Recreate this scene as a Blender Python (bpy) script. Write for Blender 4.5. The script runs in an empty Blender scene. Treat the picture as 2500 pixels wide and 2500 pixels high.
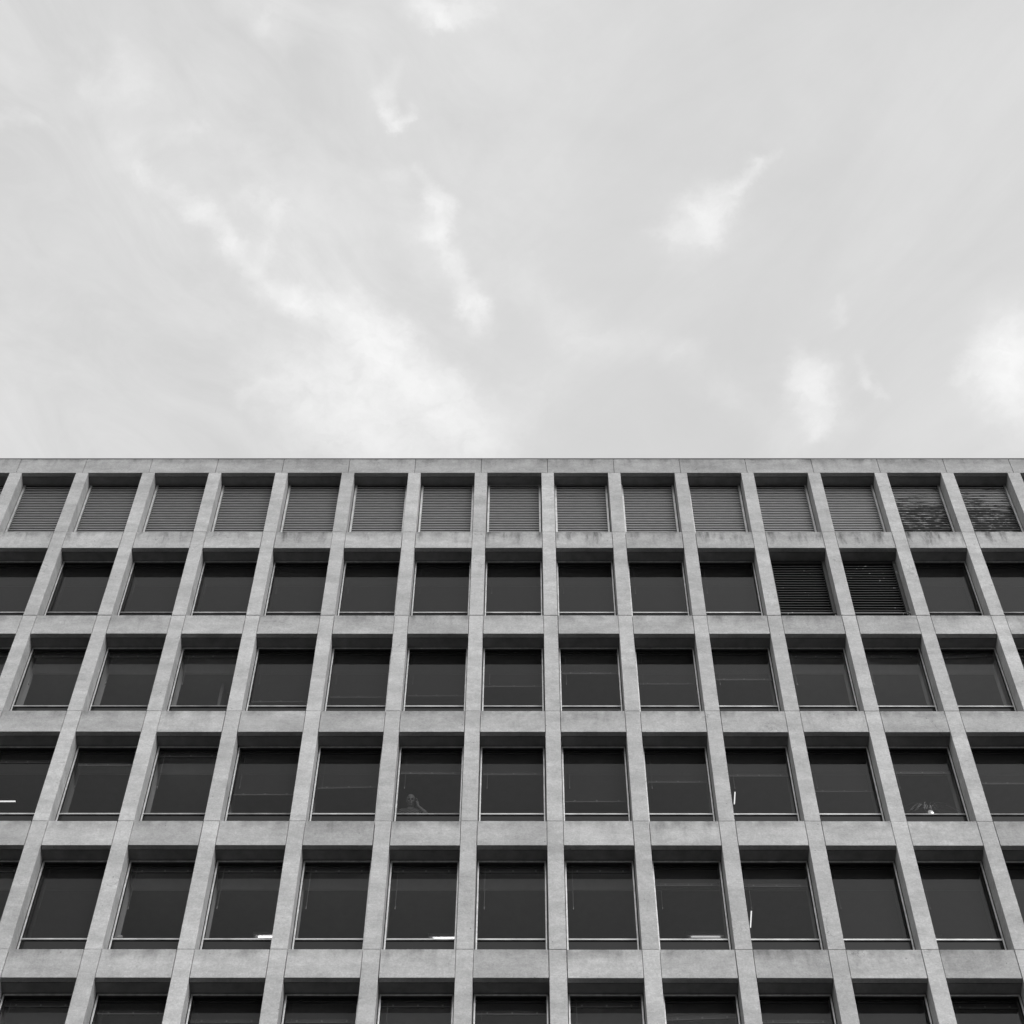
import bpy, bmesh, math, random
from mathutils import Vector, Matrix, noise as mnoise
random.seed(7)
SC = bpy.context.scene
COL = SC.collection
CAMZ = 1.65                      # eye height above the pavement

# ------------------------------------------------------------------ dimensions (metres)
FY = 24.236                      # distance of the facade plane
BAY = 1.524
PW = 0.284                       # pier width
X0 = 0.440                       # left edge of pier 0
FH = 3.596                       # storey height
SPH = 0.722                      # spandrel height
T1 = 44.834 + CAMZ
P_Z = 47.688 + CAMZ              # underside of parapet panels
R_Z = 48.384 + CAMZ              # top of parapet
def T(i): return T1 - (i - 1) * FH
def Bz(i): return P_Z if i == 0 else T(i) - SPH
def px_(b): return X0 + b * BAY          # left edge of pier b
FD = 0.32                        # depth of the window frame face
BACK = 0.345                     # depth of soffit boards

# ------------------------------------------------------------------ camera
R_ = Vector((0.999991, 0.002037, 0.003852)); U_ = Vector((-0.000003, -0.883714, 0.468028)); F_ = Vector((-0.004358, 0.468023, 0.883705))
FPX = 5700.0
CAM = Vector((0, 0, CAMZ))
cd = bpy.data.cameras.new("camera"); cam = bpy.data.objects.new("camera", cd); COL.objects.link(cam)
cd.sensor_width = 36; cd.lens = FPX / 2500 * 36; cd.clip_end = 6000; cd.clip_start = 0.05
m = Matrix((R_, U_, -F_)).transposed().to_4x4(); m.translation = CAM
cam.matrix_world = m; SC.camera = cam
def project(p):
    d = Vector(p) - CAM; t = d.dot(F_)
    return 1250 + FPX * d.dot(R_) / t, 1250 - FPX * d.dot(U_) / t
def ray(x, y):
    return F_ * FPX + R_ * (x - 1250) - U_ * (y - 1250)
def at_z(x, y, z):
    d = ray(x, y); return CAM + d * ((z - CAMZ) / d.z)
def in_view(x0, x1, z0, z1):
    us = [project((x, FY, z)) for x in (x0, x1) for z in (z0, z1)]
    a = [u[0] for u in us]; b = [u[1] for u in us]
    return max(a) > 0 and min(a) < 2500 and max(b) > 0 and min(b) < 2500

# ------------------------------------------------------------------ node helpers
def mat(name):
    M = bpy.data.materials.new(name); M.use_nodes = True
    nt = M.node_tree; nt.nodes.clear()
    out = nt.nodes.new('ShaderNodeOutputMaterial')
    return M, nt, out
def nd(nt, typ, **kw):
    n = nt.nodes.new(typ)
    ins = kw.pop('ins', None)
    for k, v in kw.items(): setattr(n, k, v)
    if ins:
        for k, v in ins.items():
            if hasattr(v, 'is_output') or isinstance(v, bpy.types.NodeSocket): nt.links.new(v, n.inputs[k])
            else: n.inputs[k].default_value = v
    return n
def mth(nt, op, a, b=None, c=None, clamp=False):
    n = nt.nodes.new('ShaderNodeMath'); n.operation = op; n.use_clamp = clamp
    for i, v in enumerate((a, b, c)):
        if v is None: continue
        if isinstance(v, bpy.types.NodeSocket): nt.links.new(v, n.inputs[i])
        else: n.inputs[i].default_value = v
    return n.outputs[0]
def vmul(nt, v, s):
    n = nt.nodes.new('ShaderNodeVectorMath'); n.operation = 'MULTIPLY'
    nt.links.new(v, n.inputs[0]); n.inputs[1].default_value = s
    return n.outputs[0]
def noi(nt, v, scale, detail=3, rough=0.55, dist=0.0):
    n = nd(nt, 'ShaderNodeTexNoise', ins={'Vector': v, 'Scale': scale, 'Detail': detail, 'Roughness': rough, 'Distortion': dist})
    return n.outputs[0]
def rng(nt, v, a, b, c, d, smooth=False):
    n = nt.nodes.new('ShaderNodeMapRange'); n.clamp = True
    if smooth: n.interpolation_type = 'SMOOTHSTEP'
    nt.links.new(v, n.inputs[0])
    for i, q in enumerate((a, b, c, d)): n.inputs[i + 1].default_value = q
    return n.outputs[0]
def grey(nt, v):
    n = nt.nodes.new('ShaderNodeCombineColor')
    for i in range(3): nt.links.new(v, n.inputs[i])
    return n.outputs[0]

# ------------------------------------------------------------------ materials
def concrete(name, base, stain=False):
    M, nt, out = mat(name)
    geo = nd(nt, 'ShaderNodeNewGeometry'); P = geo.outputs['Position']
    oi = nd(nt, 'ShaderNodeObjectInfo')
    sepc = nd(nt, 'ShaderNodeSeparateColor', ins={0: oi.outputs['Color']})
    big = noi(nt, vmul(nt, P, (0.9, 0.9, 1.7)), 1.3, 5, 0.62)
    strk = noi(nt, vmul(nt, P, (1.6, 1.6, 6.0)), 1.3, 5, 0.65, 0.8)
    mid = noi(nt, P, 9.0, 5, 0.7)
    fine = noi(nt, P, 26.0, 4, 0.9)
    grit = noi(nt, P, 130.0, 2, 0.8)
    v = mth(nt, 'MULTIPLY', rng(nt, big, 0.30, 0.70, 0.80, 1.14), base)
    v = mth(nt, 'MULTIPLY', v, rng(nt, strk, 0.3, 0.7, 0.95, 1.04))
    v = mth(nt, 'MULTIPLY', v, rng(nt, mid, 0.3, 0.7, 0.89, 1.10))
    v = mth(nt, 'MULTIPLY', v, rng(nt, fine, 0.3, 0.7, 0.80, 1.20))
    v = mth(nt, 'MULTIPLY', v, rng(nt, grit, 0.25, 0.75, 0.88, 1.12))
    # air holes
    vor = nd(nt, 'ShaderNodeTexVoronoi', ins={'Vector': P, 'Scale': 3.1})
    hole = rng(nt, vor.outputs['Distance'], 0.028, 0.05, 0.45, 1.0)
    v = mth(nt, 'MULTIPLY', v, hole)
    # hairline cracks, rare
    cw = nd(nt, 'ShaderNodeTexVoronoi', feature='DISTANCE_TO_EDGE', ins={'Scale': 0.55})
    wob = nd(nt, 'ShaderNodeVectorMath', operation='MULTIPLY_ADD', ins={0: nd(nt, 'ShaderNodeTexNoise', ins={'Vector': P, 'Scale': 2.2, 'Detail': 5.0}).outputs['Color'], 1: (0.9, 0.9, 0.9), 2: P})
    nt.links.new(wob.outputs[0], cw.inputs['Vector'])
    crack = rng(nt, cw.outputs['Distance'], 0.0, 0.006, 0.62, 1.0)
    cmask = rng(nt, noi(nt, P, 0.45, 2), 0.56, 0.62, 0.0, 1.0)
    crack = mth(nt, 'SUBTRACT', 1.0, mth(nt, 'MULTIPLY', mth(nt, 'SUBTRACT', 1.0, crack), cmask))
    v = mth(nt, 'MULTIPLY', v, crack)
    v = mth(nt, 'MULTIPLY', v, mth(nt, 'MULTIPLY', sepc.outputs[0], 2.0))       # tone of the single casting
    if stain:
        tc = nd(nt, 'ShaderNodeTexCoord'); sx = nd(nt, 'ShaderNodeSeparateXYZ', ins={0: tc.outputs['Object']})
        zt = sx.outputs[2]                                                   # 0 at the top edge, negative below
        # soiling near the top edge
        edge = rng(nt, zt, -0.34, 0.0, 0.0, 1.0, True)
        soil = mth(nt, 'MULTIPLY', edge, rng(nt, noi(nt, vmul(nt, P, (2.2, 2.2, 1.2)), 1.6, 5, 0.65), 0.38, 0.70, 0.0, 0.45))
        v = mth(nt, 'MULTIPLY', v, mth(nt, 'SUBTRACT', 1.0, soil))
        # run-off streaks (strength held by the casting)
        wp = noi(nt, P, 3.0, 3)
        sv = nd(nt, 'ShaderNodeCombineXYZ', ins={0: mth(nt, 'ADD', nd(nt, 'ShaderNodeSeparateXYZ', ins={0: P}).outputs[0], mth(nt, 'MULTIPLY', wp, 0.10)), 1: 0.0, 2: mth(nt, 'MULTIPLY', zt, 0.16)})
        wide = noi(nt, sv.outputs[0], 3.4, 3, 0.6)
        thin = noi(nt, sv.outputs[0], 17.0, 4, 0.7)
        drip = mth(nt, 'MULTIPLY', rng(nt, wide, 0.46, 0.66, 0.0, 1.0, True), rng(nt, thin, 0.3, 0.65, 0.35, 1.0))
        lenf = rng(nt, mth(nt, 'ADD', zt, mth(nt, 'MULTIPLY', thin, 0.5)), -0.50, 0.20, 0.0, 1.0, True)
        drip = mth(nt, 'MULTIPLY', mth(nt, 'MULTIPLY', drip, lenf), sepc.outputs[1])
        v = mth(nt, 'MULTIPLY', v, mth(nt, 'SUBTRACT', 1.0, drip, clamp=True))
    b = nd(nt, 'ShaderNodeBsdfPrincipled', ins={'Base Color': grey(nt, v), 'Roughness': 0.92})
    b.inputs['Specular IOR Level'].default_value = 0.2
    bump = nd(nt, 'ShaderNodeBump', ins={'Height': mth(nt, 'ADD', fine, mth(nt, 'MULTIPLY', mid, 1.5)), 'Strength': 0.35, 'Distance': 0.01})
    nt.links.new(bump.outputs[0], b.inputs['Normal'])
    nt.links.new(b.outputs[0], out.inputs[0])
    return M
def plain(name, c, rough=0.6, metal=0.0, var=0.0, scale=6.0, spec=0.5, ior=1.45, stretch=(1, 1, 1)):
    M, nt, out = mat(name)
    b = nd(nt, 'ShaderNodeBsdfPrincipled', ins={'Base Color': (c, c, c, 1), 'Roughness': rough, 'Metallic': metal, 'IOR': ior})
    b.inputs['Specular IOR Level'].default_value = spec
    if var:
        P = nd(nt, 'ShaderNodeNewGeometry').outputs['Position']
        n = noi(nt, vmul(nt, P, stretch), scale, 4, 0.65)
        nt.links.new(grey(nt, mth(nt, 'MULTIPLY', rng(nt, n, 0.3, 0.7, 1 - var, 1 + var), c)), b.inputs['Base Color'])
    nt.links.new(b.outputs[0], out.inputs[0])
    return M
M_PIER = concrete('cast_concrete_pier', 0.475)
M_SPAN = concrete('cast_concrete_spandrel', 0.435, True)
M_SOFF = plain('shaded_soffit_board', 0.21, 0.9, var=0.18, scale=4)  # darker than the concrete: the shade under the soffits is in the colour
M_ALU = plain('satin_aluminium', 0.60, 0.40, 0.85, var=0.22, scale=8)
M_ALU2 = plain('dull_aluminium', 0.34, 0.5, 0.7, var=0.35, scale=3)
M_ALU3 = plain('dark_aluminium', 0.20, 0.6, 0.5, var=0.45, scale=3)
M_SEAL = plain('sealant', 0.05, 0.8)
M_PANEL = plain('dark_spandrel_glass', 0.012, 0.12, spec=0.30)
M_BLIND = plain('blind_slat_paint', 0.11, 0.55, var=0.06)
M_RAILB = plain('blind_rail_paint', 0.30, 0.5)
M_LIN = plain('painted_plaster', 0.87, 0.8, var=0.05)
M_CEIL = plain('ceiling_tile', 0.45, 0.9, var=0.05)
M_DARK = plain('plenum_and_shade_black', 0.012, 0.9)  # black plenum backs; on louvre blades it stands in for shade
M_FLOOR = plain('office_carpet', 0.06, 0.95)
M_WALLI = plain('office_wall', 0.3, 0.9)
M_LOUV = plain('louvre_aluminium', 0.35, 0.45, 0.75, var=0.14, scale=5, stretch=(1, 1, 6))
def dirty_louvre():
    M, nt, out = mat('soiled_louvre_aluminium')
    P = nd(nt, 'ShaderNodeNewGeometry').outputs['Position']
    tc = nd(nt, 'ShaderNodeTexCoord'); z = nd(nt, 'ShaderNodeSeparateXYZ', ins={0: tc.outputs['Object']}).outputs[2]
    slat = mth(nt, 'FLOOR', mth(nt, 'DIVIDE', mth(nt, 'ADD', z, 0.15), 0.0805))            # each slat is soiled on its own
    px = nd(nt, 'ShaderNodeSeparateXYZ', ins={0: P}).outputs[0]
    sv = nd(nt, 'ShaderNodeCombineXYZ', ins={0: mth(nt, 'MULTIPLY', px, 1.6), 1: mth(nt, 'MULTIPLY', slat, 0.45), 2: 0.0}).outputs[0]
    n = noi(nt, sv, 1.2, 4, 0.6)
    sv2 = nd(nt, 'ShaderNodeCombineXYZ', ins={0: mth(nt, 'MULTIPLY', px, 6.0), 1: mth(nt, 'MULTIPLY', slat, 3.7), 2: 0.0}).outputs[0]
    n2 = noi(nt, sv2, 1.0, 3, 0.6)
    low = rng(nt, z, -1.9, -0.4, 0.34, -0.02)
    s = rng(nt, mth(nt, 'ADD', n, low), 0.50, 0.72, 0.0, 1.0, True)
    s = mth(nt, 'MULTIPLY', s, rng(nt, n2, 0.50, 0.66, 1.0, 0.15))
    v = rng(nt, s, 0, 1, 0.34, 0.05)
    b = nd(nt, 'ShaderNodeBsdfPrincipled', ins={'Base Color': grey(nt, v), 'Roughness': 0.45, 'Metallic': 0.7})
    nt.links.new(b.outputs[0], out.inputs[0]); return M
M_LOUVD = dirty_louvre()
def flaked():
    M, nt, out = mat('flaking_black_paint')
    P = nd(nt, 'ShaderNodeNewGeometry').outputs['Position']
    n = noi(nt, vmul(nt, P, (5, 1, 9)), 1.9, 3, 0.7)
    msk = noi(nt, vmul(nt, P, (1.1, 1, 1.0)), 1.0, 2)
    s = mth(nt, 'MULTIPLY', rng(nt, n, 0.66, 0.68, 0, 1), rng(nt, msk, 0.45, 0.5, 0, 1))
    v = rng(nt, s, 0, 1, 0.07, 0.8)
    b = nd(nt, 'ShaderNodeBsdfPrincipled', ins={'Base Color': grey(nt, v), 'Roughness': 0.5})
    nt.links.new(b.outputs[0], out.inputs[0]); return M
M_BLACK = flaked()
def glass(GLASS_IOR, GLASS_T):
    M, nt, out = mat('tinted_window_glass')
    fr = nd(nt, 'ShaderNodeFresnel', ins={'IOR': GLASS_IOR})
    t = nd(nt, 'ShaderNodeBsdfTransparent', ins={0: (GLASS_T, GLASS_T, GLASS_T, 1)})
    P = nd(nt, 'ShaderNodeNewGeometry').outputs['Position']
    g = nd(nt, 'ShaderNodeBsdfGlossy', ins={'Roughness': 0.0})
    g.inputs['Color'].default_value = (1, 1, 1, 1)
    mx = nd(nt, 'ShaderNodeMixShader', ins={0: fr.outputs[0], 1: t.outputs[0], 2: g.outputs[0]})
    nt.links.new(mx.outputs[0], out.inputs[0]); return M
M_GLASS = glass(1.265, 0.46)
M_GLASSES = [M_GLASS, glass(1.25, 0.50), glass(1.28, 0.42), glass(1.26, 0.62)]
def emis(name, s):
    M, nt, out = mat(name)
    e = nd(nt, 'ShaderNodeEmission', ins={0: (1, 1, 1, 1), 1: s}); nt.links.new(e.outputs[0], out.inputs[0]); return M
M_LAMP = emis('lamp_tube_bright', 6.0); M_LAMPD = emis('lamp_tube_dim', 1.8); M_TUBE = emis('lamp_tube', 2.0)
M_ENAMEL = plain('white_enamel', 0.7, 0.4)

# ------------------------------------------------------------------ mesh helpers
def box(bm, x0, x1, y0, y1, z0, z1, mi=0, bev=0.0):
    vs = [bm.verts.new((x, y, z)) for x in (x0, x1) for y in (y0, y1) for z in (z0, z1)]
    fs = []
    for q in ((0, 1, 3, 2), (4, 6, 7, 5), (0, 4, 5, 1), (2, 3, 7, 6), (0, 2, 6, 4), (1, 5, 7, 3)):
        f = bm.faces.new([vs[i] for i in q]); f.material_index = mi; fs.append(f)
    if bev:
        es = list({e for f in fs for e in f.edges})
        r = bmesh.ops.bevel(bm, geom=es, offset=bev, segments=2, profile=0.5, affect='EDGES')
        for f in r['faces']: f.material_index = mi
def quad(bm, pts, mi=0):
    f = bm.faces.new([bm.verts.new(p) for p in pts]); f.material_index = mi
def mesh(name, bm, mats):
    bmesh.ops.recalc_face_normals(bm, faces=bm.faces[:])
    me = bpy.data.meshes.new(name); bm.to_mesh(me); bm.free()
    for q in mats: me.materials.append(q)
    return me
def link(name, me, parent=None, loc=(0, 0, 0), color=None):
    o = bpy.data.objects.new(name, me); COL.objects.link(o); o.location = loc
    if parent is not None: o.parent = parent
    if color: o.color = color
    return o
def empty(name, loc, label=None, cat=None, group=None):
    o = bpy.data.objects.new(name, None); COL.objects.link(o); o.location = loc; o.empty_display_size = 0.3
    if label: o['label'] = label
    if cat: o['category'] = cat
    if group: o['group'] = group
    return o
def clone(o, parent, loc):
    c = o.copy(); COL.objects.link(c); c.parent = parent; c.location = loc
    return c

# ------------------------------------------------------------------ ground
bm = bmesh.new(); quad(bm, [(-3000, -3000, 0), (3000, -3000, 0), (3000, 3000, 0), (-3000, 3000, 0)])
g = link('ground', mesh('ground', bm, [plain('asphalt', 0.026, 0.95, var=0.2, scale=1.5)])); g['kind'] = 'structure'
bm = bmesh.new(); box(bm, -60, 60, 17.5, FY + 0.4, -0.2, 0.13)
g = link('pavement', mesh('pavement', bm, [plain('paving', 0.034, 0.9, var=0.15, scale=2.0)])); g['kind'] = 'structure'

# ------------------------------------------------------------------ the office block
BLD = empty('office_building', (0, FY, 0), 'grey concrete office block with a regular grid of deep set windows under a cloudy sky', 'building')
OX = 0.0
def L(x, d, z): return (x, d, z)          # local to the building empty (y = depth behind the facade plane)
OW = BAY - PW                              # opening width
G = 0.0045                                 # half joint

# shared meshes (origin: left edge/centre at facade plane, top edge)
def pier_mesh(h, name='pier'):
    bm = bmesh.new(); box(bm, -PW / 2, PW / 2, 0, BACK + 0.10, -h, 0, 0, 0.007); return mesh(name, bm, [M_PIER])
def span_mesh():
    bm = bmesh.new()
    w = OW / 2 - G * 2
    box(bm, -w, w, 0.0, 0.100, -SPH, 0, 0, 0.006)
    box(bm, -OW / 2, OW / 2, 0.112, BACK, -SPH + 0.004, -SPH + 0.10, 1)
    box(bm, -OW / 2, OW / 2, 0.101, BACK, -0.06, -0.012, 0)
    return mesh('spandrel', bm, [M_SPAN, M_SOFF])
def parapet_mesh():
    bm = bmesh.new(); h = R_Z - P_Z
    box(bm, -BAY / 2 + G, BAY / 2 - G, 0.0, 0.100, -h, 0, 0, 0.006)
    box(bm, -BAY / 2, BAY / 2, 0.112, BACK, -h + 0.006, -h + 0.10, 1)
    box(bm, -BAY / 2 + G, BAY / 2 - G, 0.101, BACK, -0.08, -0.004, 0)
    return mesh('parapet_panel', bm, [M_SPAN, M_SOFF])
ME_SPAN = span_mesh(); ME_PAR = parapet_mesh()
PIERH = {1: P_Z - T(1) - 0.010, 2: FH - 0.022, 3: FH - 0.008, 4: FH - 0.008, 5: FH - 0.008, 6: FH - 0.008}
ME_PIER = {r: pier_mesh(PIERH[r]) for r in PIERH}

def row_top(r): return P_Z - 0.004 if r == 1 else T(r - 1) - 0.001
def tone(s=0.05): return 0.5 + random.uniform(-s, s)

piers_out = []; spans_out = []; wins_out = []
NB0, NB1 = -16, 15
for r in range(1, 14):
    for b in range(NB0, NB1 + 1):
        z1 = row_top(r); z0 = T(r) if r <= 12 else 0.13
        x0 = px_(b)
        if r <= 6 and in_view(x0, x0 + PW, z0, z1):
            rr = random.uniform(-0.002, 0.002)
            o = link('pier', ME_PIER[r], BLD, (x0 + PW / 2, rr, z1), (tone(0.04), 0.0, 0, 1))
        else: piers_out.append((x0, z0, z1))
HEAVY = {(1, 5): 1.0, (1, 6): 1.0, (1, 4): 0.85, (1, 7): 0.8}
for r in range(1, 13):
    for b in range(NB0, NB1):
        x = px_(b) + PW + OW / 2; z1 = T(r)
        if r <= 6 and in_view(x - OW / 2, x + OW / 2, z1 - SPH, z1):
            d = HEAVY.get((r, b), random.uniform(0.35, 0.75) if r == 1 else random.choice((0.05, 0.12, 0.2, 0.3)))
            o = link('spandrel', ME_SPAN, BLD, (x + random.uniform(-0.003, 0.003), 0.001 + random.uniform(-0.002, 0.002), z1 + random.uniform(-0.003, 0.003)), (tone(0.055), d, 0, 1)); o.rotation_euler = (0, math.radians(random.uniform(-0.12, 0.12)), 0)
        else: spans_out.append((x, z1))
for b in range(NB0, NB1):
    xc = px_(b) + PW / 2 + BAY / 2
    o = link('parapet_panel', ME_PAR, BLD, (xc, 0.001 + random.uniform(-0.003, 0.003), R_Z + random.uniform(-0.004, 0.003)), (tone(0.025) - 0.07, 0.25, 0, 1))
    if not in_view(xc - BAY / 2, xc + BAY / 2, P_Z, R_Z): bpy.data.objects.remove(o); spans_out.append((xc, None))

bm = bmesh.new(); box(bm, px_(NB0), px_(NB1), -0.006, 0.36, R_Z + 0.006, R_Z + 0.030)
link('roof_flashing', mesh('roof_flashing', bm, [plain('lead_flashing', 0.10, 0.6, var=0.3, scale=1.5)]), BLD)
# ---- windows
RAIL0, RAIL1 = 0.645, 0.690                # sill rail above the spandrel top
WH = FH - SPH                              # opening height; window origin = centre of the spandrel top line
def frame_mesh():
    bm = bmesh.new(); w = OW / 2
    for s in (-1, 1):
        a, b = sorted((s * (w - 0.020), s * (w - 0.047)))
        box(bm, a, b, FD, FD + 0.018, -0.03, WH - 0.012, 0, 0.003); box(bm, a, b, FD + 0.019, FD + 0.10, -0.03, WH - 0.012, 1)
        a, b = sorted((s * w, s * (w - 0.020)))
        box(bm, a, b, FD + 0.02, FD + 0.10, -0.03, WH, 1)
    box(bm, -w + 0.047, w - 0.047, FD, FD + 0.018, WH - 0.046, WH - 0.012, 0, 0.003); box(bm, -w + 0.047, w - 0.047, FD + 0.019, FD + 0.10, WH - 0.046, WH - 0.012, 1)
    box(bm, -w + 0.02, w - 0.02, FD + 0.015, FD + 0.10, WH - 0.012, WH + 0.03, 1)
    return mesh('window', bm, [M_ALU, M_SEAL])
ME_FRAME = frame_mesh()
w_ = OW / 2 - 0.047
bm = bmesh.new(); quad(bm, [(-w_, FD + 0.048, RAIL1), (w_, FD + 0.048, RAIL1), (w_, FD + 0.048, WH - 0.046), (-w_, FD + 0.048, WH - 0.046)]); ME_PANE = mesh('pane', bm, [M_GLASS])
ME_PANES = []
for g_ in M_GLASSES:
    q_ = ME_PANE.copy(); q_.materials.clear(); q_.materials.append(g_); ME_PANES.append(q_)
bm = bmesh.new(); box(bm, -w_, w_, FD + 0.020, FD + 0.08, -0.03, RAIL0); ME_LOW = mesh('lower_panel', bm, [M_PANEL])
def rail_mesh(mt):
    bm = bmesh.new(); box(bm, -w_, w_, FD - 0.004, FD + 0.12, RAIL0 + 0.004, RAIL1, 0, 0.005); return mesh('sill_rail', bm, [mt])
M_ALUR = plain('anodised_rail', 0.44, 0.42, 0.8, var=0.3, scale=2.5)
ME_RAIL = [rail_mesh(M_ALUR), rail_mesh(M_ALU2), rail_mesh(M_ALU3)]  # plain, duller and darkest rail metal, picked per window
def lining_mesh():
    bm = bmesh.new(); w = OW / 2
    d0, d1, d2 = FD + 0.11, FD + 0.40, FD + 0.54
    zt, zb = WH + 0.0, WH - 0.12
    quad(bm, [(-w, d0, zt), (w, d0, zt), (w, d1, zt - 0.01), (-w, d1, zt - 0.01)])
    quad(bm, [(-w, d1, zt - 0.01), (w, d1, zt - 0.01), (w, d2, zb), (-w, d2, zb)])
    box(bm, -w, w, d2, d2 + 0.03, zb - 0.012, zb + 0.02)
    for s in (-1, 1):
        a, b = sorted((s * (w - 0.012), s * (w + 0.10)))
        box(bm, a, b, d0, d2 + 0.03, 0.0, zt + 0.02)
    box(bm, -w, w, d0, d0 + 0.20, RAIL0 - 0.04, RAIL0 + 0.0)
    return mesh('lining', bm, [M_LIN])
ME_LIN = lining_mesh()
def blind_mesh(drop, tilt):
    """venetian blind let down to a height 'drop' above the spandrel top"""
    bm = bmesh.new(); w = OW / 2 - 0.06; y = FD + 0.145; top = WH - 0.03
    box(bm, -w, w, y - 0.02, y + 0.02, top - 0.035, top, 1)
    def dz(x): return tilt * x / w
    z = top - 0.04; n = 0
    full = (top - drop)
    pitch = 0.024
    nsl = 66
    vis = int(max(0, (full - 0.10)) / pitch)
    for k in range(vis):
        zz = top - 0.045 - k * pitch
        f = (k + 1) / max(1, vis)
        quad(bm, [(-w, y - 0.004, zz - 0.025 - dz(w) * f), (w, y - 0.004, zz - 0.025 + dz(w) * f), (w, y + 0.005, zz + 0.001 + dz(w) * f), (-w, y + 0.005, zz + 0.001 - dz(w) * f)], 0)
    stack = 0.0013 * (nsl - vis)
    bz = top - 0.045 - vis * pitch
    z0 = bz - max(0.01, stack) - 0.018
    def sl(x, zz): return zz + dz(x)
    def tbox(x0, x1, y0, y1, za, zb, mi):
        vs = [bm.verts.new((x, yy, sl(x, zz))) for x in (x0, x1) for yy in (y0, y1) for zz in (za, zb)]
        for q in ((0, 1, 3, 2), (4, 6, 7, 5), (0, 4, 5, 1), (2, 3, 7, 6), (0, 2, 6, 4), (1, 5, 7, 3)):
            bm.faces.new([vs[i] for i in q]).material_index = mi
    tbox(-w, w, y - 0.013, y + 0.013, z0 + 0.018, bz, 0)
    tbox(-w, w, y - 0.014, y + 0.014, z0, z0 + 0.016, 1)
    for x in (-0.38, 0.02, 0.42):
        tbox(x - 0.014, x + 0.014, y - 0.020, y + 0.016, z0 - 0.006, z0 + 0.05, 1)
    # tilt wand and cord
    box(bm, -w + 0.09, -w + 0.095, y - 0.03, y - 0.025, top - 1.15, top - 0.03, 1)
    box(bm, -w + 0.085, -w + 0.10, y - 0.034, y - 0.02, top - 1.22, top - 1.15, 1)
    return mesh('blind', bm, [M_BLIND, M_RAILB])
BL = {}
def blind_for(r, frac, tilt=0.0):
    tan = {2: 1.80, 3: 1.64, 4: 1.50, 5: 1.36, 6: 1.26}[r]
    drop = WH - frac * (WH - 0.71) + 0.08 * tan if frac < 0.97 else 0.72
    drop = min(drop, WH - 0.13) if frac > 0.07 else WH - 0.10
    k = (round(drop, 2), tilt)
    if k not in BL: BL[k] = blind_mesh(*k)
    return BL[k]
FR = {  # how far each blind is down (share of the glass seen), by storey row and bay
 2: {},
 3: {-8: .1, -7: .06, -6: .06, -5: .06, -4: .93, -3: .86, -2: .84, -1: .67, 0: .43, 1: .62, 2: .55, 3: .06, 4: .06, 5: .10, 6: .06},
 4: {-7: .22, -6: .26, -5: .11, -4: .73, -3: .62, -2: .40, -1: .41, 0: .83, 1: .53, 2: .43, 3: .67, 4: .39, 5: .55, 6: .3},
 5: {-7: .1, -6: 1, -5: .06, -4: .06, -3: .06, -2: .06, -1: .06, 0: .08, 1: .30, 2: .31, 3: 1, 4: 1, 5: 1},
 6: {-7: .1, -6: .06, -5: .2, -4: .3, -3: .3, -2: .08, -1: .2, 0: .08, 1: .25, 2: .3, 3: .4, 4: .12, 5: .2}}
TILT = {(4, -3): .022, (4, -2): -.008, (6, 1): .03, (3, 5): .05}
RAILM = {2: {-8: 1, -7: 2, -6: 2, -5: 1, -4: 1, -3: 1, -2: 1, 5: 2, 6: 2}, 3: {-7: 1, -6: 2, -5: 2, -4: 1, -3: 1, -1: 1, 1: 1, 3: 1, 5: 1}, 4: {-5: 1, -4: 2, -2: 2, 4: 2, 5: 2, -3: 0}, 5: {}, 6: {}}
def window(r, b):
    x = px_(b) + PW + OW / 2; z = T(r)
    o = link('window', ME_FRAME, BLD, (x, 0, z))
    pn = link('pane', ME_PANES[3 if FR[r].get(b, 1.0) < 0.12 else random.choice((0, 0, 1, 2))], o); link('lower_panel', ME_LOW, o)
    link('sill_rail', ME_RAIL[RAILM[r].get(b, 0)], o)
    link('lining', ME_LIN, o)
    link('blind', blind_for(r, FR[r].get(b, 1.0), TILT.get((r, b), 0.0)), o)

# ---- louvres
def louvre_mesh(dirty):
    """top storey: pale storm louvre; local z = 0 at the top of the opening"""
    bm = bmesh.new(); w = OW / 2; h = P_Z - T(1)
    for s in (-1, 1):
        a, b = sorted((s * (w - 0.018), s * (w - 0.062))); box(bm, a, b, FD - 0.01, FD + 0.12, -h - 0.03, -0.004, 1, 0.003)
        a, b = sorted((s * w, s * (w - 0.018))); box(bm, a, b, FD + 0.02, FD + 0.12, -h - 0.03, 0, 2)
    box(bm, -w + 0.062, w - 0.062, FD + 0.02, FD + 0.12, -0.10, -0.004, 2)
    ww = w - 0.062; z = -0.125; pit = 0.0805
    while z > -h - 0.05:
        y0 = FD + 0.005
        pts = [(y0, z - 0.019), (y0 + 0.001, z + 0.012), (y0 + 0.008, z + 0.018), (y0 + 0.10, z + 0.10)]
        for (ya, za), (yb, zb) in zip(pts[:-1], pts[1:]):
            quad(bm, [(-ww, ya, za), (ww, ya, za), (ww, yb, zb), (-ww, yb, zb)], 2 if yb > y0 + 0.05 else 0)  # blades in black: shade between the slats put into their colour
        z -= pit
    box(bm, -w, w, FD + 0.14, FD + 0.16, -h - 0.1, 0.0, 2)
    return mesh('louvre', bm, [M_LOUVD if dirty else M_LOUV, M_ALU, M_DARK])
ME_LOUV, ME_LOUVD = louvre_mesh(False), louvre_mesh(True)
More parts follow.
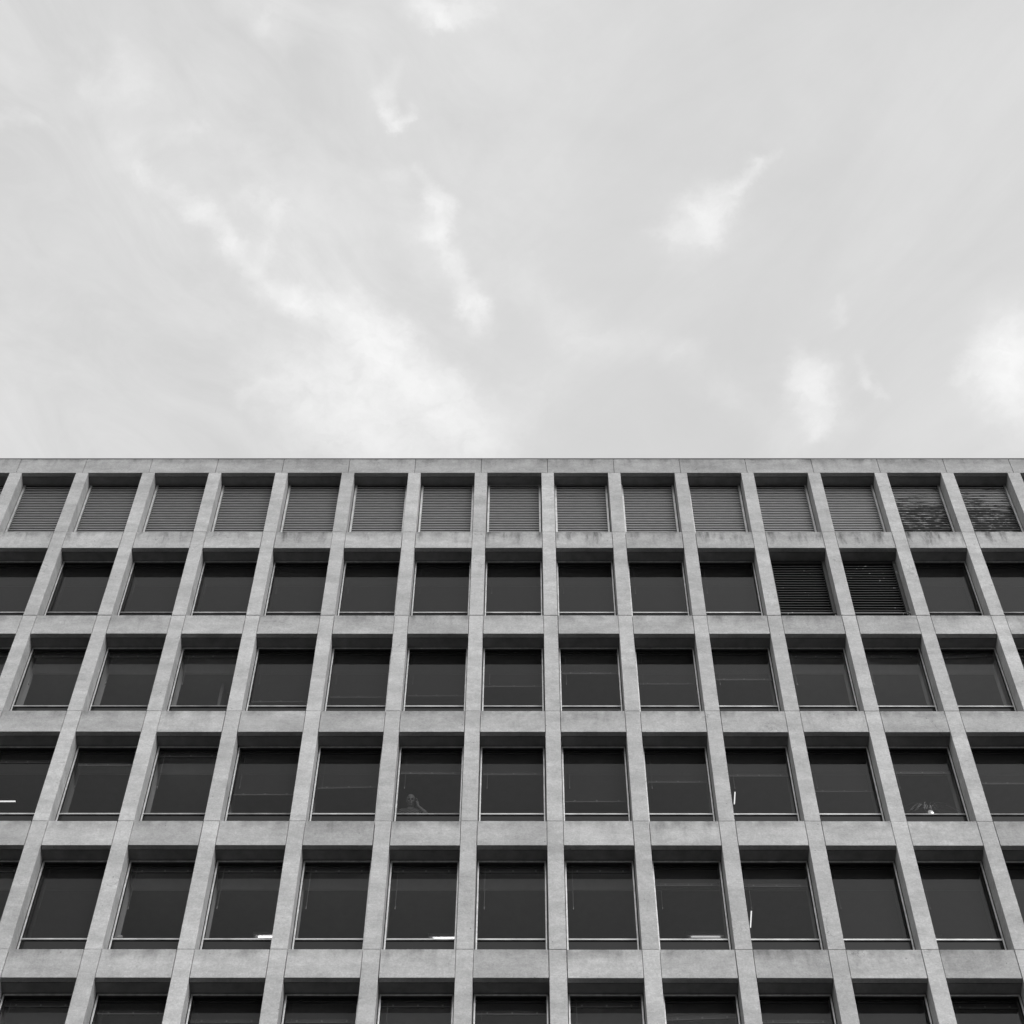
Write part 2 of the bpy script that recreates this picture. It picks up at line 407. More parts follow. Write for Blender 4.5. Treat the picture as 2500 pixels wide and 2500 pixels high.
def black_louvre_mesh():
    bm = bmesh.new(); w = OW / 2; h = WH
    for s in (-1, 1):
        a, b = sorted((s * (w - 0.002), s * (w - 0.075))); box(bm, a, b, FD - 0.02, FD + 0.12, RAIL0 - 0.05, h - 0.004, 1, 0.004)
        a, b = sorted((s * (w - 0.020), s * (w - 0.047))); box(bm, a, b, FD, FD + 0.1, -0.03, RAIL0 - 0.05, 3)
    box(bm, -w + 0.075, w - 0.075, FD, FD + 0.12, h - 0.12, h - 0.004, 2)
    box(bm, -w + 0.047, w - 0.047, FD - 0.005, FD + 0.12, RAIL0 - 0.02, RAIL0 + 0.035, 1, 0.004)
    box(bm, -w + 0.047, w - 0.047, FD + 0.03, FD + 0.06, -0.03, RAIL0 - 0.02, 2)
    ww = w - 0.075; z = RAIL0 + 0.13; k = 0
    rnd = random.Random(4)
    while z < h - 0.13:
        y0 = FD + 0.005
        j = rnd.uniform(-0.006, 0.006)
        pts = [(y0, z - 0.012), (y0, z + 0.002), (y0 + 0.010, z + 0.010), (y0 + 0.10, z + 0.11)]
        for q, ((ya, za), (yb, zb)) in enumerate(zip(pts[:-1], pts[1:])):
            quad(bm, [(-ww, ya, za - j), (ww, ya, za + j), (ww, yb, zb + j), (-ww, yb, zb - j)], 1 if q < 1 else 2)  # black-painted blades, made blacker for the shade in the gaps
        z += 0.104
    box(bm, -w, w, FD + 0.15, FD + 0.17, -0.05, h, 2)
    return mesh('louvre', bm, [M_LOUV, M_BLACK, M_DARK, M_ALU])
ME_BLK = black_louvre_mesh()

for b in range(NB0, NB1):
    x = px_(b) + PW + OW / 2
    if True:
        o = link('louvre', ME_LOUVD if b in (5, 6, 7) else ME_LOUV, BLD, (x, 0, P_Z))
        if b in (5, 6, 7): o['label'] = 'pale louvre with dark soiled slats'
    for r in range(2, 14):
        z0, z1 = (T(r), Bz(r - 1)) if r <= 12 else (0.9, Bz(12))
        if r <= 6 and in_view(x - OW / 2, x + OW / 2, z0 + 0.3, z1):
            if r == 2 and b in (3, 4):
                o = link('louvre', ME_BLK, BLD, (x, 0, T(2))); o['label'] = 'black louvre with thin slats and flaking paint'
            else: window(r, b)
        else: wins_out.append((x, z0, z1))

# ---- the rest of the facade, outside the picture
bm = bmesh.new()
for x0, z0, z1 in piers_out: box(bm, x0, x0 + PW, 0, BACK + 0.1, z0 + 0.004, z1 - 0.004)
o = link('pier', mesh('outer_pier', bm, [M_PIER]), BLD, color=(0.5, 0, 0, 1)); o['kind'] = 'stuff'
bm = bmesh.new()
for x, z in spans_out:
    if z is None: box(bm, x - BAY / 2 + G, x + BAY / 2 - G, 0.001, BACK, P_Z, R_Z)
    else: box(bm, x - OW / 2 + G, x + OW / 2 - G, 0.001, BACK, z - SPH, z)
o = link('spandrel', mesh('outer_spandrel', bm, [M_PIER]), BLD, color=(0.49, 0, 0, 1)); o['kind'] = 'stuff'
bm = bmesh.new()
for x, z0, z1 in wins_out:
    w = OW / 2
    for s in (-1, 1):
        a, b = sorted((s * (w - 0.020), s * (w - 0.047))); box(bm, x + a, x + b, FD, FD + 0.1, z0 - 0.02, z1 - 0.01, 0)
    box(bm, x - w + 0.047, x + w - 0.047, FD, FD + 0.1, z1 - 0.055, z1 - 0.01, 0)
    box(bm, x - w + 0.047, x + w - 0.047, FD, FD + 0.1, z0 + RAIL0, z0 + RAIL1, 0)
    box(bm, x - w + 0.047, x + w - 0.047, FD + 0.05, FD + 0.055, z0 - 0.02, z0 + RAIL0, 1)
    box(bm, x - w + 0.047, x + w - 0.047, FD + 0.05, FD + 0.055, z0 + RAIL1, z1 - 0.055, 1)
o = link('window', mesh('outer_window', bm, [M_ALU, M_PANEL]), BLD); o['kind'] = 'stuff'

# ---- inside: ceilings, floors, walls, roof
XA, XB = px_(NB0) + PW, px_(NB1)
for r in range(2, 7):
    bm = bmesh.new(); zc = Bz(r - 1) - 0.12
    box(bm, XA, XB, FD + 0.57, 8.0, zc, zc + 0.03)
    link('ceiling', mesh('ceiling', bm, [M_CEIL]), BLD)
for r in range(1, 14):
    bm = bmesh.new(); zf = T(r) - 0.15 if r < 13 else 0.14
    box(bm, XA, XB, FD + 0.13, 8.0, zf - 0.30, zf)
    link('floor_slab', mesh('floor_slab', bm, [M_FLOOR]), BLD)
bm = bmesh.new(); box(bm, XA, XB, 8.0, 18.0, 0.1, R_Z - 0.6)
for x in (XA - 0.3, XB + 0.0): box(bm, x, x + 0.3, BACK + 0.101, 18.0, 0.1, R_Z - 0.3)
link('core_wall', mesh('core_wall', bm, [M_WALLI]), BLD)
bm = bmesh.new(); box(bm, XA, XB, BACK + 0.11, 8.0, R_Z - 0.75, R_Z - 0.5)
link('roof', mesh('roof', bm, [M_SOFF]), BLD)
# a partition end inside one office of the third row
bm = bmesh.new(); xw = px_(-5) + PW + OW
zc = Bz(2) - 0.12
box(bm, xw - 0.46, xw - 0.40, FD + 0.75, 4.0, T(3) - 0.15, zc - 0.002)
box(bm, xw - 0.36, xw + 0.2, FD + 0.98, FD + 1.5, zc - 0.10, zc - 0.003)
link('partition', mesh('partition', bm, [M_WALLI]), BLD)

def capsule(bm, a, b, ra, rb, seg=12):
    a, b = Vector(a), Vector(b); d = (b - a); ln = d.length; d.normalize()
    q = d.to_track_quat('Z', 'Y').to_matrix()
    rings = []; h = 5
    for i in range(h): 
        t = math.pi / 2 * (1 - i / h); rings.append((-ra * math.sin(t), ra * math.cos(t)))
    rings.append((0, ra)); rings.append((ln, rb))
    for i in range(1, h + 1):
        t = math.pi / 2 * i / h; rings.append((ln + rb * math.sin(t), rb * math.cos(t)))
    vs = []
    for z, r in rings:
        r = max(r, 1e-4)
        vs.append([bm.verts.new(a + q @ Vector((r * math.cos(6.2832 * k / seg), r * math.sin(6.2832 * k / seg), z))) for k in range(seg)])
    for A, B in zip(vs[:-1], vs[1:]):
        for k in range(seg): bm.faces.new([A[k], A[(k + 1) % seg], B[(k + 1) % seg], B[k]])
    bm.faces.new(vs[0][::-1]); bm.faces.new(vs[-1])
# ------------------------------------------------------------------ ceiling lights
def troffer(name, label, x0, x1, y0, y1, z, lamp, group='ceiling lights seen through the windows'):
    c = Vector(((x0 + x1) / 2, (y0 + y1) / 2, z))
    e = empty(name, c, label, 'light', group)
    bm = bmesh.new(); a, b = (x1 - x0) / 2, (y1 - y0) / 2; t = min(0.03, a * 0.3, b * 0.3)
    box(bm, -a, a, -b, -b + t, -0.05, -0.001); box(bm, -a, a, b - t, b, -0.05, -0.001)
    box(bm, -a, -a + t, -b + t, b - t, -0.05, -0.001); box(bm, a - t, a, -b + t, b - t, -0.05, -0.001)
    link('housing', mesh('housing', bm, [M_ENAMEL]), e)
    if b > 0.1 and a > 0.1:                                            # open troffer: tubes before a white reflector, louvred
        bm = bmesh.new(); box(bm, -a + t, a - t, -b + t, b - t, -0.012, -0.003); link('reflector', mesh('reflector', bm, [M_ENAMEL]), e)
        for k in range(3):
            yy = -b + 2 * b * (k + 0.5) / 3
            bm = bmesh.new(); capsule(bm, (-a + t + 0.07, yy, -0.03), (a - t - 0.07, yy, -0.03), 0.013, 0.013, 10)
            link('tube', mesh('tube', bm, [lamp]), e)
        bm = bmesh.new()
        for k in range(1, 7):
            yy = -b + 2 * b * k / 7; box(bm, -a + t, a - t, yy - 0.003, yy + 0.003, -0.075, -0.05)
        link('grille', mesh('grille', bm, [M_ALU]), e)
    else:
        bm = bmesh.new(); box(bm, -a + t, a - t, -b + t, b - t, -0.035, -0.005)
        link('diffuser', mesh('diffuser', bm, [lamp]), e)
    return e
def zc(r): return Bz(r - 1) - 0.12
def lamp_px(label, r, xa, xb, ya, depth, lamp, width=None):
    p = at_z(xa, ya, zc(r)); q = at_z(xb, ya, zc(r))
    x1 = q.x if width is None else p.x + width
    return troffer('ceiling_light', label, p.x, x1, p.y, p.y + depth, zc(r), lamp)
lamp_px('bright square ceiling light above the right end of a window sill left of the middle', 5, 1045, 1112, 2279, .6, M_LAMP, .66)
lamp_px('bright square ceiling light behind the third full window of the second lowest row', 5, 618, 670, 2275, .6, M_LAMP, .62)
lamp_px('dim grey ceiling light with fine grille above a window sill right of the middle', 5, 1675, 1768, 2275, .6, M_LAMPD, .70)
lamp_px('faint end of a ceiling light low in the rightmost full window', 5, 2250, 2298, 2281, .6, M_LAMPD, .36)
p = at_z(-60, 1950, zc(4)); q = at_z(40, 1950, zc(4))
troffer('ceiling_light', 'long thin bright tube light in the window at the left edge of the photo', p.x, q.x, p.y, p.y + 0.055, zc(4), M_TUBE)
for r, xa, ya, yb, lab in ((4, 1794, 1929, 1961, 'upper of two short upright bright tubes beside a pier right of the middle'),
                           (5, 1834, 2219, 2262, 'lower of two short upright bright tubes beside a pier right of the middle')):
    p = at_z(xa, ya, zc(r)); q = at_z(xa, yb, zc(r))
    troffer('ceiling_light', lab, p.x - 0.017, p.x + 0.017, p.y, q.y, zc(r), M_TUBE)

# ------------------------------------------------------------------ plant in a round pot
pot_x = at_z(2268, 1980, T(4) + 0.9).x + 0.02
PLY = FY + FD + 0.135; PLZ = T(4) + RAIL0
PL = empty('potted_plant', (pot_x, PLY, PLZ), 'spidery long leaved plant in a shiny round pot on an office window sill', 'plant')
bm = bmesh.new()
prof = [(0.0, 0.0), (0.05, 0.0), (0.085, 0.05), (0.105, 0.13), (0.105, 0.18), (0.085, 0.25), (0.07, 0.29), (0.075, 0.30), (0.062, 0.30), (0.055, 0.27), (0.0, 0.265)]
ns = 24; rings = []
for rr, zz in prof:
    rings.append([bm.verts.new((rr * math.cos(6.2832 * k / ns), rr * math.sin(6.2832 * k / ns), zz)) for k in range(ns)])
for A, B in zip(rings[:-1], rings[1:]):
    for k in range(ns): 
        try: bm.faces.new([A[k], A[(k + 1) % ns], B[(k + 1) % ns], B[k]])
        except ValueError: pass
bmesh.ops.remove_doubles(bm, verts=bm.verts[:], dist=1e-5)
me = mesh('pot', bm, [plain('polished_steel_pot', 0.38, 0.16, 1.0)])
for f in me.polygons: f.use_smooth = True
link('pot', me, PL)
bm = bmesh.new(); rl = random.Random(11)
for k in range(46):
    a = rl.uniform(0, 6.2832); ln = rl.uniform(0.34, 0.60); up = rl.uniform(1.0, 2.3)
    dx, dy = math.cos(a), math.sin(a) * 0.45
    prev = None; n = 9
    for i in range(n + 1):
        t = i / n
        rad = ln * t * (0.55 + 0.45 * t)
        z = 0.28 + ln * (up * t - (0.35 + up * 0.85) * t * t)
        w = 0.011 * (1 - t) + 0.003
        pxl, pyl = dx * rad, max(-0.095, dy * rad)
        a_ = bm.verts.new((pxl - dy * w - 0.0, pyl + dx * w * 0.6, z)); b_ = bm.verts.new((pxl + dy * w, pyl - dx * w * 0.6, z + 0.004))
        c_ = bm.verts.new((pxl - 0.0, pyl, z + w * 0.8))
        cur = (a_, c_, b_)
        if prev:
            bm.faces.new([prev[0], prev[1], cur[1], cur[0]]); bm.faces.new([prev[1], prev[2], cur[2], cur[1]])
        prev = cur
link('leaves', mesh('leaves', bm, [plain('leaf', 0.34, 0.5, var=0.3, scale=20)]), PL)

# small pale box on a sill
bx = at_z(288, 2288, T(5) + 0.9)
bm = bmesh.new(); box(bm, -0.045, 0.045, -0.03, 0.03, 0, 0.34, 0, 0.006); box(bm, -0.047, 0.047, -0.032, 0.032, 0.24, 0.30, 1)
o = link('small_box', mesh('small_box', bm, [M_ENAMEL, M_RAILB]), None, (bx.x + 0.02, FY + FD + 0.20, T(5) + RAIL0))
o['label'] = 'small upright white box on the sill of a window at lower left'; o['category'] = 'box'

# ------------------------------------------------------------------ man on the telephone
def ellip(bm, c, r, rot=None, seg=24):
    M4 = Matrix.Translation(c) @ (rot.to_4x4() if rot else Matrix()) @ Matrix.Diagonal((*r, 1))
    bmesh.ops.create_uvsphere(bm, u_segments=seg, v_segments=seg // 2, radius=1, matrix=M4)
def remeshed(name, bm, vox, mats, parent):
    bmesh.ops.recalc_face_normals(bm, faces=bm.faces[:])
    me0 = bpy.data.meshes.new(name); bm.to_mesh(me0); bm.free()
    o = bpy.data.objects.new(name, me0); COL.objects.link(o)
    md = o.modifiers.new('r', 'REMESH'); md.mode = 'VOXEL'; md.voxel_size = vox; md.use_smooth_shade = True
    ms = o.modifiers.new('s', 'SMOOTH'); ms.factor = 0.5; ms.iterations = 3
    dg = bpy.context.evaluated_depsgraph_get()
    me = bpy.data.meshes.new_from_object(o.evaluated_get(dg)); me.name = name
    bpy.data.objects.remove(o)
    for q in mats: me.materials.append(q)
    for f in me.polygons: f.use_smooth = True
    return link(name, me, parent)
FLZ = T(4) - 0.15
hc = ray(1003, 1955); hy = FY + FD + 0.05 + 0.21
HC = CAM + hc * (hy / hc.y)                    # centre of the head
MAN = empty('person', (HC.x, FY + FD + 0.50, FLZ), 'man in a striped shirt behind a window, phone at his ear, looking down', 'person')
# local frame: +x image right, -y towards the glass, z up; head centre in local coordinates
hl = HC - Vector((HC.x, FY + FD + 0.50, FLZ))
H = Vector((0, hl.y, hl.z))
pitch = Matrix.Rotation(math.radians(38), 3, 'X')     # bows the head towards the street
def hp(x, y, z): return H + pitch @ Vector((x, y, z))
sk = bmesh.new()
ellip(sk, hp(0, 0.015, 0.035), (0.077, 0.095, 0.092), pitch)          # skull
ellip(sk, hp(0, -0.022, -0.045), (0.061, 0.070, 0.080), pitch)        # face and jaw
ellip(sk, hp(0, -0.055, -0.100), (0.030, 0.028, 0.024), pitch)        # chin
capsule(sk, hp(0, -0.092, 0.015), hp(0, -0.116, -0.030), 0.010, 0.016)  # nose
ellip(sk, hp(0, -0.083, 0.028), (0.058, 0.016, 0.012), pitch)         # brow
for s in (-1, 1):
    ellip(sk, hp(s * 0.044, -0.070, -0.035), (0.020, 0.020, 0.018), pitch)   # cheek
    ellip(sk, hp(s * 0.080, 0.010, -0.010), (0.010, 0.020, 0.033), pitch)    # ear
ellip(sk, hp(0, -0.089, -0.062), (0.024, 0.010, 0.006), pitch); ellip(sk, hp(0, -0.086, -0.074), (0.021, 0.010, 0.006), pitch)
NB = Vector((0, -0.10, 1.46)); 
capsule(sk, NB, hp(0, 0.03, -0.05), 0.060, 0.056)
SH = [Vector((-0.165, -0.13, 1.40)), Vector((0.165, -0.13, 1.40))]
capsule(sk, SH[0], SH[1], 0.055, 0.055); capsule(sk, (0, -0.11, 1.36), (0, -0.02, 0.98), 0.125, 0.120)
for s in (-1, 1):
    capsule(sk, (s * 0.06, -0.10, 1.34), (s * 0.05, -0.02, 0.98), 0.110, 0.10)
    capsule(sk, (s * 0.095, 0.0, 0.95), (s * 0.11, -0.02, 0.50), 0.085, 0.055)
    capsule(sk, (s * 0.11, -0.02, 0.50), (s * 0.115, 0.03, 0.09), 0.055, 0.038)
    capsule(sk, (s * 0.115, 0.03, 0.045), (s * 0.13, -0.15, 0.035), 0.042, 0.034)
EL = Vector((0.275, -0.20, 1.28)); WR = hp(0.135, -0.040, -0.115)
capsule(sk, SH[1], EL, 0.050, 0.040); capsule(sk, EL, WR, 0.039, 0.027)
PALM = hp(0.112, -0.012, -0.035)
capsule(sk, WR, PALM, 0.027, 0.034)
for k, (l1, ox) in enumerate(((0.055, 0.026), (0.062, 0.008), (0.058, -0.010), (0.046, -0.026))):
    a = PALM + pitch @ Vector((0.004, ox, 0.020)); b_ = a + pitch @ Vector((0.0, ox * 0.35, l1 * 0.62)); c_ = b_ + pitch @ Vector((-0.022, 0, l1 * 0.35))
    capsule(sk, a, b_, 0.0095, 0.009, 8); capsule(sk, b_, c_, 0.009, 0.0075, 8)
a = PALM + pitch @ Vector((-0.004, -0.030, -0.012)); b_ = a + pitch @ Vector((-0.018, -0.022, 0.018)); capsule(sk, a, b_, 0.011, 0.009, 8)
EL2 = Vector((-0.24, -0.02, 1.12)); WR2 = Vector((-0.14, -0.22, 1.02))
capsule(sk, SH[0], EL2, 0.050, 0.040); capsule(sk, EL2, WR2, 0.039, 0.027)
PA2 = WR2 + Vector((0.05, -0.05, 0.0)); capsule(sk, WR2, PA2, 0.027, 0.034)
for k in range(4):
    a = PA2 + Vector((0.03 - 0.012 * k, -0.025 + 0.018 * k, 0.02)); b_ = a + Vector((0.04, -0.03, 0.0)); capsule(sk, a, b_, 0.0095, 0.0085, 8); capsule(sk, b_, b_ + Vector((0.012, -0.008, -0.02)), 0.0085, 0.0075, 8)
capsule(sk, PA2 + Vector((0, -0.03, 0.02)), PA2 + Vector((0.01, -0.06, 0.035)), 0.011, 0.009, 8)
remeshed('body', sk, 0.006, [plain('skin', 0.30, 0.5, var=0.05)], MAN)
def striped():
    M, nt, out = mat('striped_shirt_cloth')
    tc = nd(nt, 'ShaderNodeTexCoord'); s = nd(nt, 'ShaderNodeSeparateXYZ', ins={0: tc.outputs['Object']})
    q = mth(nt, 'ADD', s.outputs[2], mth(nt, 'MULTIPLY', mth(nt, 'MULTIPLY', s.outputs[0], s.outputs[0]), 1.1))
    st = mth(nt, 'SINE', mth(nt, 'MULTIPLY', q, 6.2832 / 0.042))
    v = rng(nt, st, -0.2, 0.2, 0.05, 0.22)
    b = nd(nt, 'ShaderNodeBsdfPrincipled', ins={'Base Color': grey(nt, v), 'Roughness': 0.9}); nt.links.new(b.outputs[0], out.inputs[0]); return M
sb = bmesh.new()
capsule(sb, SH[0], SH[1], 0.064, 0.064); capsule(sb, (0, -0.11, 1.36), (0, -0.02, 0.96), 0.136, 0.132)
for s in (-1, 1): capsule(sb, (s * 0.06, -0.10, 1.34), (s * 0.05, -0.02, 0.96), 0.121, 0.112)
capsule(sb, SH[1], SH[1].lerp(EL, 0.75), 0.060, 0.055); capsule(sb, SH[0], SH[0].lerp(EL2, 0.75), 0.060, 0.055)
capsule(sb, (0, -0.105, 1.41), (0, -0.125, 1.455), 0.080, 0.072)
remeshed('shirt', sb, 0.008, [striped()], MAN)
tb = bmesh.new()
for s in (-1, 1):
    capsule(tb, (s * 0.085, 0.0, 0.93), (s * 0.11, -0.02, 0.50), 0.100, 0.070); capsule(tb, (s * 0.11, -0.02, 0.50), (s * 0.115, 0.03, 0.10), 0.068, 0.058)
remeshed('trousers', tb, 0.012, [plain('dark_trousers', 0.04, 0.9)], MAN)
hb = bmesh.new(); ellip(hb, hp(0, 0.030, 0.045), (0.080, 0.093, 0.088), pitch)
remeshed('hair', hb, 0.006, [plain('short_dark_hair', 0.10, 0.9)], MAN)
eb = bmesh.new()
for s in (-1, 1): ellip(eb, hp(s * 0.030, -0.079, 0.004), (0.013, 0.009, 0.008), pitch, 12)
link('eyes', mesh('eyes', eb, [plain('eye', 0.05, 0.3)]), MAN)
pb = bmesh.new()
box(pb, -0.005, 0.005, -0.035, 0.035, -0.07, 0.07, 0, 0.003)
ph = link('phone', mesh('phone', pb, [plain('phone_shell', 0.03, 0.3)]), None)
ph.matrix_world = Matrix.Translation(MAN.location + H + pitch @ Vector((0.092, -0.012, -0.020))) @ (pitch @ Matrix.Rotation(math.radians(25), 3, 'X')).to_4x4()
ph['label'] = 'dark phone held at the ear of the man behind the window'; ph['category'] = 'phone'

# ------------------------------------------------------------------ sky
W = bpy.data.worlds.new("World"); SC.world = W; W.use_nodes = True
nt = W.node_tree; nt.nodes.clear()
wo = nt.nodes.new('ShaderNodeOutputWorld'); bg = nt.nodes.new('ShaderNodeBackground')
SUN_EL, SUN_AZ = math.radians(30), math.radians(150)     # azimuth clockwise from +Y (away from the lens): behind and right
sky = nd(nt, 'ShaderNodeTexSky', sky_type='NISHITA', sun_disc=False, sun_elevation=SUN_EL, sun_rotation=SUN_AZ)
sky.dust_density = 4.0; sky.air_density = 1.0
bw = nd(nt, 'ShaderNodeRGBToBW', ins={0: sky.outputs[0]}).outputs[0]
tc = nd(nt, 'ShaderNodeTexCoord'); D = tc.outputs['Generated']
sd = nd(nt, 'ShaderNodeSeparateXYZ', ins={0: D})
zc_ = mth(nt, 'MAXIMUM', sd.outputs[2], 0.06)
Q = nd(nt, 'ShaderNodeCombineXYZ', ins={0: mth(nt, 'DIVIDE', sd.outputs[0], zc_), 1: mth(nt, 'DIVIDE', sd.outputs[1], zc_), 2: 0.0}).outputs[0]   # cloud-layer plane
def q_of(x, y):
    d = ray(x, y); return (d.x / d.z, d.y / d.z)
K = 1.0 / (FPX * 0.90)
# ragged edges: push the layer coordinates around with noise
n1 = nd(nt, 'ShaderNodeTexNoise', ins={'Vector': Q, 'Scale': 34.0, 'Detail': 5.0, 'Roughness': 0.6})
wv = nd(nt, 'ShaderNodeVectorMath', operation='SUBTRACT', ins={0: n1.outputs['Color'], 1: (0.5, 0.5, 0.5)})
Qw = nd(nt, 'ShaderNodeVectorMath', operation='MULTIPLY_ADD', ins={0: wv.outputs[0], 1: (0.017, 0.017, 0.0), 2: Q}).outputs[0]
n2_ = nd(nt, 'ShaderNodeTexNoise', ins={'Vector': Q, 'Scale': 120.0, 'Detail': 6.0, 'Roughness': 0.7})
wv2 = nd(nt, 'ShaderNodeVectorMath', operation='SUBTRACT', ins={0: n2_.outputs['Color'], 1: (0.5, 0.5, 0.5)})
Qw = nd(nt, 'ShaderNodeVectorMath', operation='MULTIPLY_ADD', ins={0: wv2.outputs[0], 1: (0.0100, 0.0100, 0.0), 2: Qw}).outputs[0]
STROKES = [  # points (x, y, width, amount)
 [(300,370,40,.03),(350,414,24,.06),(492,511,24,.08),(570,595,26,.10),(647,699,26,.09),(744,751,34,.14),(841,757,44,.16),(919,828,54,.18),(970,886,60,.16),(1061,958,60,.13),(1132,1035,56,.11),(1190,1110,54,.10)],
 [(780,960,120,.17),(1003,1078,120,.17)], [(870,1080,90,.08),(900,850,80,.05)],
 [(590,968,16,.05),(690,920,40,.10)],
 [(621,479,28,.05),(680,511,22,.06),(647,602,22,.06),(608,655,18,.04)],
 [(300,320,130,.02),(700,620,150,.03),(900,560,150,.022)],
 [(226,220,34,.05),(356,207,30,.05)], [(285,110,16,.03),(312,190,16,.04)], [(0,294,16,.06),(80,298,13,.06)],
 [(408,336,24,.03),(492,317,16,.05)], [(560,0,40,.05),(647,40,36,.05),(699,90,28,.04)], [(0,150,30,.03),(50,190,30,.03)],
 [(1045,5,30,.14),(1085,45,20,.16),(1170,12,34,.10)],
 [(977,149,14,.03),(932,220,18,.04),(947,290,13,.07),(971,322,13,.09),(1003,298,12,.06),(1008,268,10,.04)],
 [(1029,427,12,.05),(1070,492,22,.13),(1077,569,24,.13),(1113,630,20,.10),(1156,744,24,.18),(1168,800,34,.09)],
 [(1030,560,70,.05),(1100,700,60,.03)], [(905,430,26,.03),(975,436,24,.05)],
 [(1240,450,150,.04)],
 [(1672,610,40,.06),(1712,545,50,.15),(1755,510,36,.13),(1806,460,22,.09),(1850,400,13,.07),(1897,362,10,.03)], [(1600,552,16,.03),(1640,566,20,.06)],
 [(1740,520,110,.03),(1950,330,80,.02)],
 [(2050,725,9,.03),(2064,785,14,.05)], [(1950,860,20,.03),(1985,930,44,.11),(1990,985,50,.11),(1994,1050,26,.12)],
 [(2100,880,12,.03),(2112,935,14,.06),(2165,978,9,.05)],
 [(2447,770,50,.05),(2462,850,62,.12),(2475,930,70,.12),(2500,1030,60,.10)], [(2350,912,22,.10),(2400,860,40,.06)],
 [(1240,660,60,.04),(1412,809,50,.035),(1670,860,40,.035),(1768,958,40,.035),(1880,1050,50,.03)],
 [(1300,80,180,.03)], [(1250,1020,80,.05),(1400,870,50,.02)], [(1930,1100,60,.04),(2050,1040,30,.03)],
]
acc = None
for line in STROKES:
    if len(line) == 1: line = line * 2
    for (xa, ya, wa, aa), (xb, yb, wb, ab) in zip(line[:-1], line[1:]):
        a = q_of(xa, ya); b = q_of(xb, yb); dx, dy = b[0] - a[0], b[1] - a[1]; l2 = max(dx * dx + dy * dy, 1e-9)
        src = Qw if acc is None else nd(nt, 'ShaderNodeVectorMath', operation='MULTIPLY_ADD', ins={0: acc, 1: (1e-9, 1e-9, 0.0), 2: Qw}).outputs[0]   # evaluates the strokes one after another
        rel = nd(nt, 'ShaderNodeVectorMath', operation='SUBTRACT', ins={0: src, 1: (a[0], a[1], 0)})
        dt = nd(nt, 'ShaderNodeVectorMath', operation='DOT_PRODUCT', ins={0: rel.outputs[0], 1: (dx / l2, dy / l2, 0)})
        t = mth(nt, 'MULTIPLY', dt.outputs['Value'], 1.0, clamp=True)
        sc = nd(nt, 'ShaderNodeVectorMath', operation='SCALE', ins={0: (dx, dy, 0)}); nt.links.new(t, sc.inputs['Scale'])
        dist = nd(nt, 'ShaderNodeVectorMath', operation='DISTANCE', ins={0: rel.outputs[0], 1: sc.outputs[0]})
        w = mth(nt, 'MULTIPLY_ADD', t, (wb - wa) * K * 1.02, wa * K * 1.02)
        e = mth(nt, 'POWER', mth(nt, 'DIVIDE', dist.outputs['Value'], w), 2.0)
        e = mth(nt, 'EXPONENT', mth(nt, 'MULTIPLY', e, -0.8))
        am = mth(nt, 'MULTIPLY_ADD', t, (ab - aa) * 1.12, aa * 1.12)
        c = mth(nt, 'MULTIPLY', e, am)
        acc = c if acc is None else mth(nt, 'ADD', acc, c)
wisp = noi(nt, Qw, 60.0, 8, 0.66, 0.5)
wisp2 = noi(nt, Q, 16.0, 6, 0.6, 0.8)
cl = mth(nt, 'MULTIPLY', acc, mth(nt, 'MULTIPLY', rng(nt, wisp, 0.3, 0.7, 0.50, 1.40), rng(nt, wisp2, 0.3, 0.7, 0.7, 1.25)))
cl = mth(nt, 'MULTIPLY', mth(nt, 'SUBTRACT', 1.0, mth(nt, 'EXPONENT', mth(nt, 'MULTIPLY', cl, -1 / 0.29))), 0.29)     # thick parts level off
veil = rng(nt, noi(nt, Q, 7.0, 6, 0.58, 0.5), 0.3, 0.75, -0.015, 0.055)
# two sets of drawn-out fibres: falling to the right on the left, rising to the right on the right
def fibres(p0, p1, stretch, scale, seed):
    a, b = q_of(*p0), q_of(*p1); ang = math.atan2(b[1] - a[1], b[0] - a[0])
    r = nd(nt, 'ShaderNodeVectorRotate', rotation_type='Z_AXIS', ins={'Vector': Q, 'Angle': -ang})
    v_ = vmul(nt, r.outputs[0], (1.0 / stretch, 1.0, 1.0))
    v_ = nd(nt, 'ShaderNodeVectorMath', operation='ADD', ins={0: v_, 1: (seed, seed * 0.7, 0)}).outputs[0]
    return noi(nt, v_, scale, 7, 0.64, 0.9)
side = rng(nt, nd(nt, 'ShaderNodeSeparateXYZ', ins={0: Q}).outputs[0], -0.09, 0.07, 0.0, 1.0, True)
fl = rng(nt, fibres((300, 350), (1000, 950), 1.7, 22.0, 1.3), 0.38, 0.72, -0.015, 0.060)
fr_ = rng(nt, fibres((1250, 800), (1950, 100), 3.5, 15.0, 4.1), 0.36, 0.72, -0.015, 0.035)
fib = mth(nt, 'ADD', mth(nt, 'MULTIPLY', fl, mth(nt, 'SUBTRACT', 1.0, side)), mth(nt, 'MULTIPLY', fr_, side))
SKY_BASE, SKY_N = 0.56, 0.10
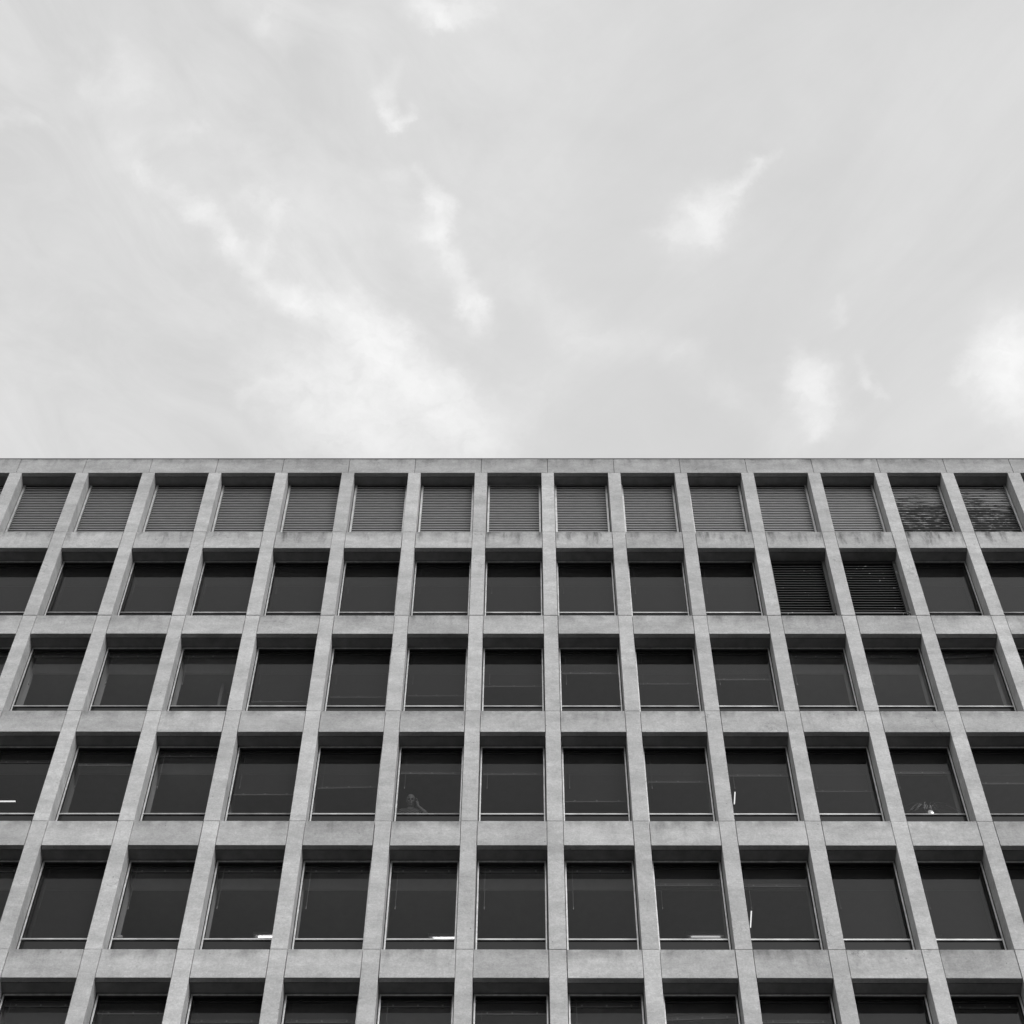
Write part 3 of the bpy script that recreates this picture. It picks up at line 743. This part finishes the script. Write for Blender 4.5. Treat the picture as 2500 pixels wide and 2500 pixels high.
# thin overcast: neutral sheet plus the clear-sky gradient behind it
def sheet(extra):
    q = mth(nt, 'ADD', SKY_BASE, veil)
    if extra is not None: q = mth(nt, 'ADD', q, extra)
    return grey(nt, mth(nt, 'ADD', bw, mth(nt, 'MULTIPLY', q, 1.0 / SKY_N)))
bg2 = nt.nodes.new('ShaderNodeBackground')
cl = mth(nt, 'ADD', cl, fib)
for B_, e_ in ((bg, None), (bg2, cl)):
    nt.links.new(sheet(e_), B_.inputs[0]); B_.inputs[1].default_value = SKY_N
# the drawn wisps fill one patch of the layer; the rest of the sky is the plain veil
qs = [q_of(x, y) for x in (-700, 3200) for y in (-700, 1500)]
qx0, qx1, qy0, qy1 = min(q[0] for q in qs), max(q[0] for q in qs), min(q[1] for q in qs), max(q[1] for q in qs)
sq = nd(nt, 'ShaderNodeSeparateXYZ', ins={0: Q})
mk = mth(nt, 'MULTIPLY', mth(nt, 'LESS_THAN', mth(nt, 'ABSOLUTE', mth(nt, 'SUBTRACT', sq.outputs[0], (qx0 + qx1) / 2)), (qx1 - qx0) / 2),
         mth(nt, 'LESS_THAN', mth(nt, 'ABSOLUTE', mth(nt, 'SUBTRACT', sq.outputs[1], (qy0 + qy1) / 2)), (qy1 - qy0) / 2))
mix = nd(nt, 'ShaderNodeMixShader', ins={0: mk, 1: bg.outputs[0], 2: bg2.outputs[0]})
nt.links.new(mix.outputs[0], wo.inputs[0])
W.cycles.sampling_method = 'MANUAL'; W.cycles.sample_map_resolution = 256

sl = bpy.data.lights.new('sun', 'SUN'); sl.energy = 0.75; sl.angle = math.radians(24); sl.color = (1, 1, 1)
so = bpy.data.objects.new('sun', sl); COL.objects.link(so)
dirv = Vector((math.sin(SUN_AZ) * math.cos(SUN_EL), math.cos(SUN_AZ) * math.cos(SUN_EL), math.sin(SUN_EL)))
so.rotation_euler = dirv.to_track_quat('Z', 'Y').to_euler(); so.location = (20, -20, 60)

# ------------------------------------------------------------------ render settings
SC.render.engine = 'CYCLES'
SC.view_settings.view_transform = 'Standard'; SC.view_settings.look = 'None'; SC.view_settings.gamma = 1; SC.view_settings.exposure = 0.0
SC.cycles.use_denoising = True
SC.cycles.max_bounces = 8; SC.cycles.transparent_max_bounces = 12; SC.cycles.diffuse_bounces = 4
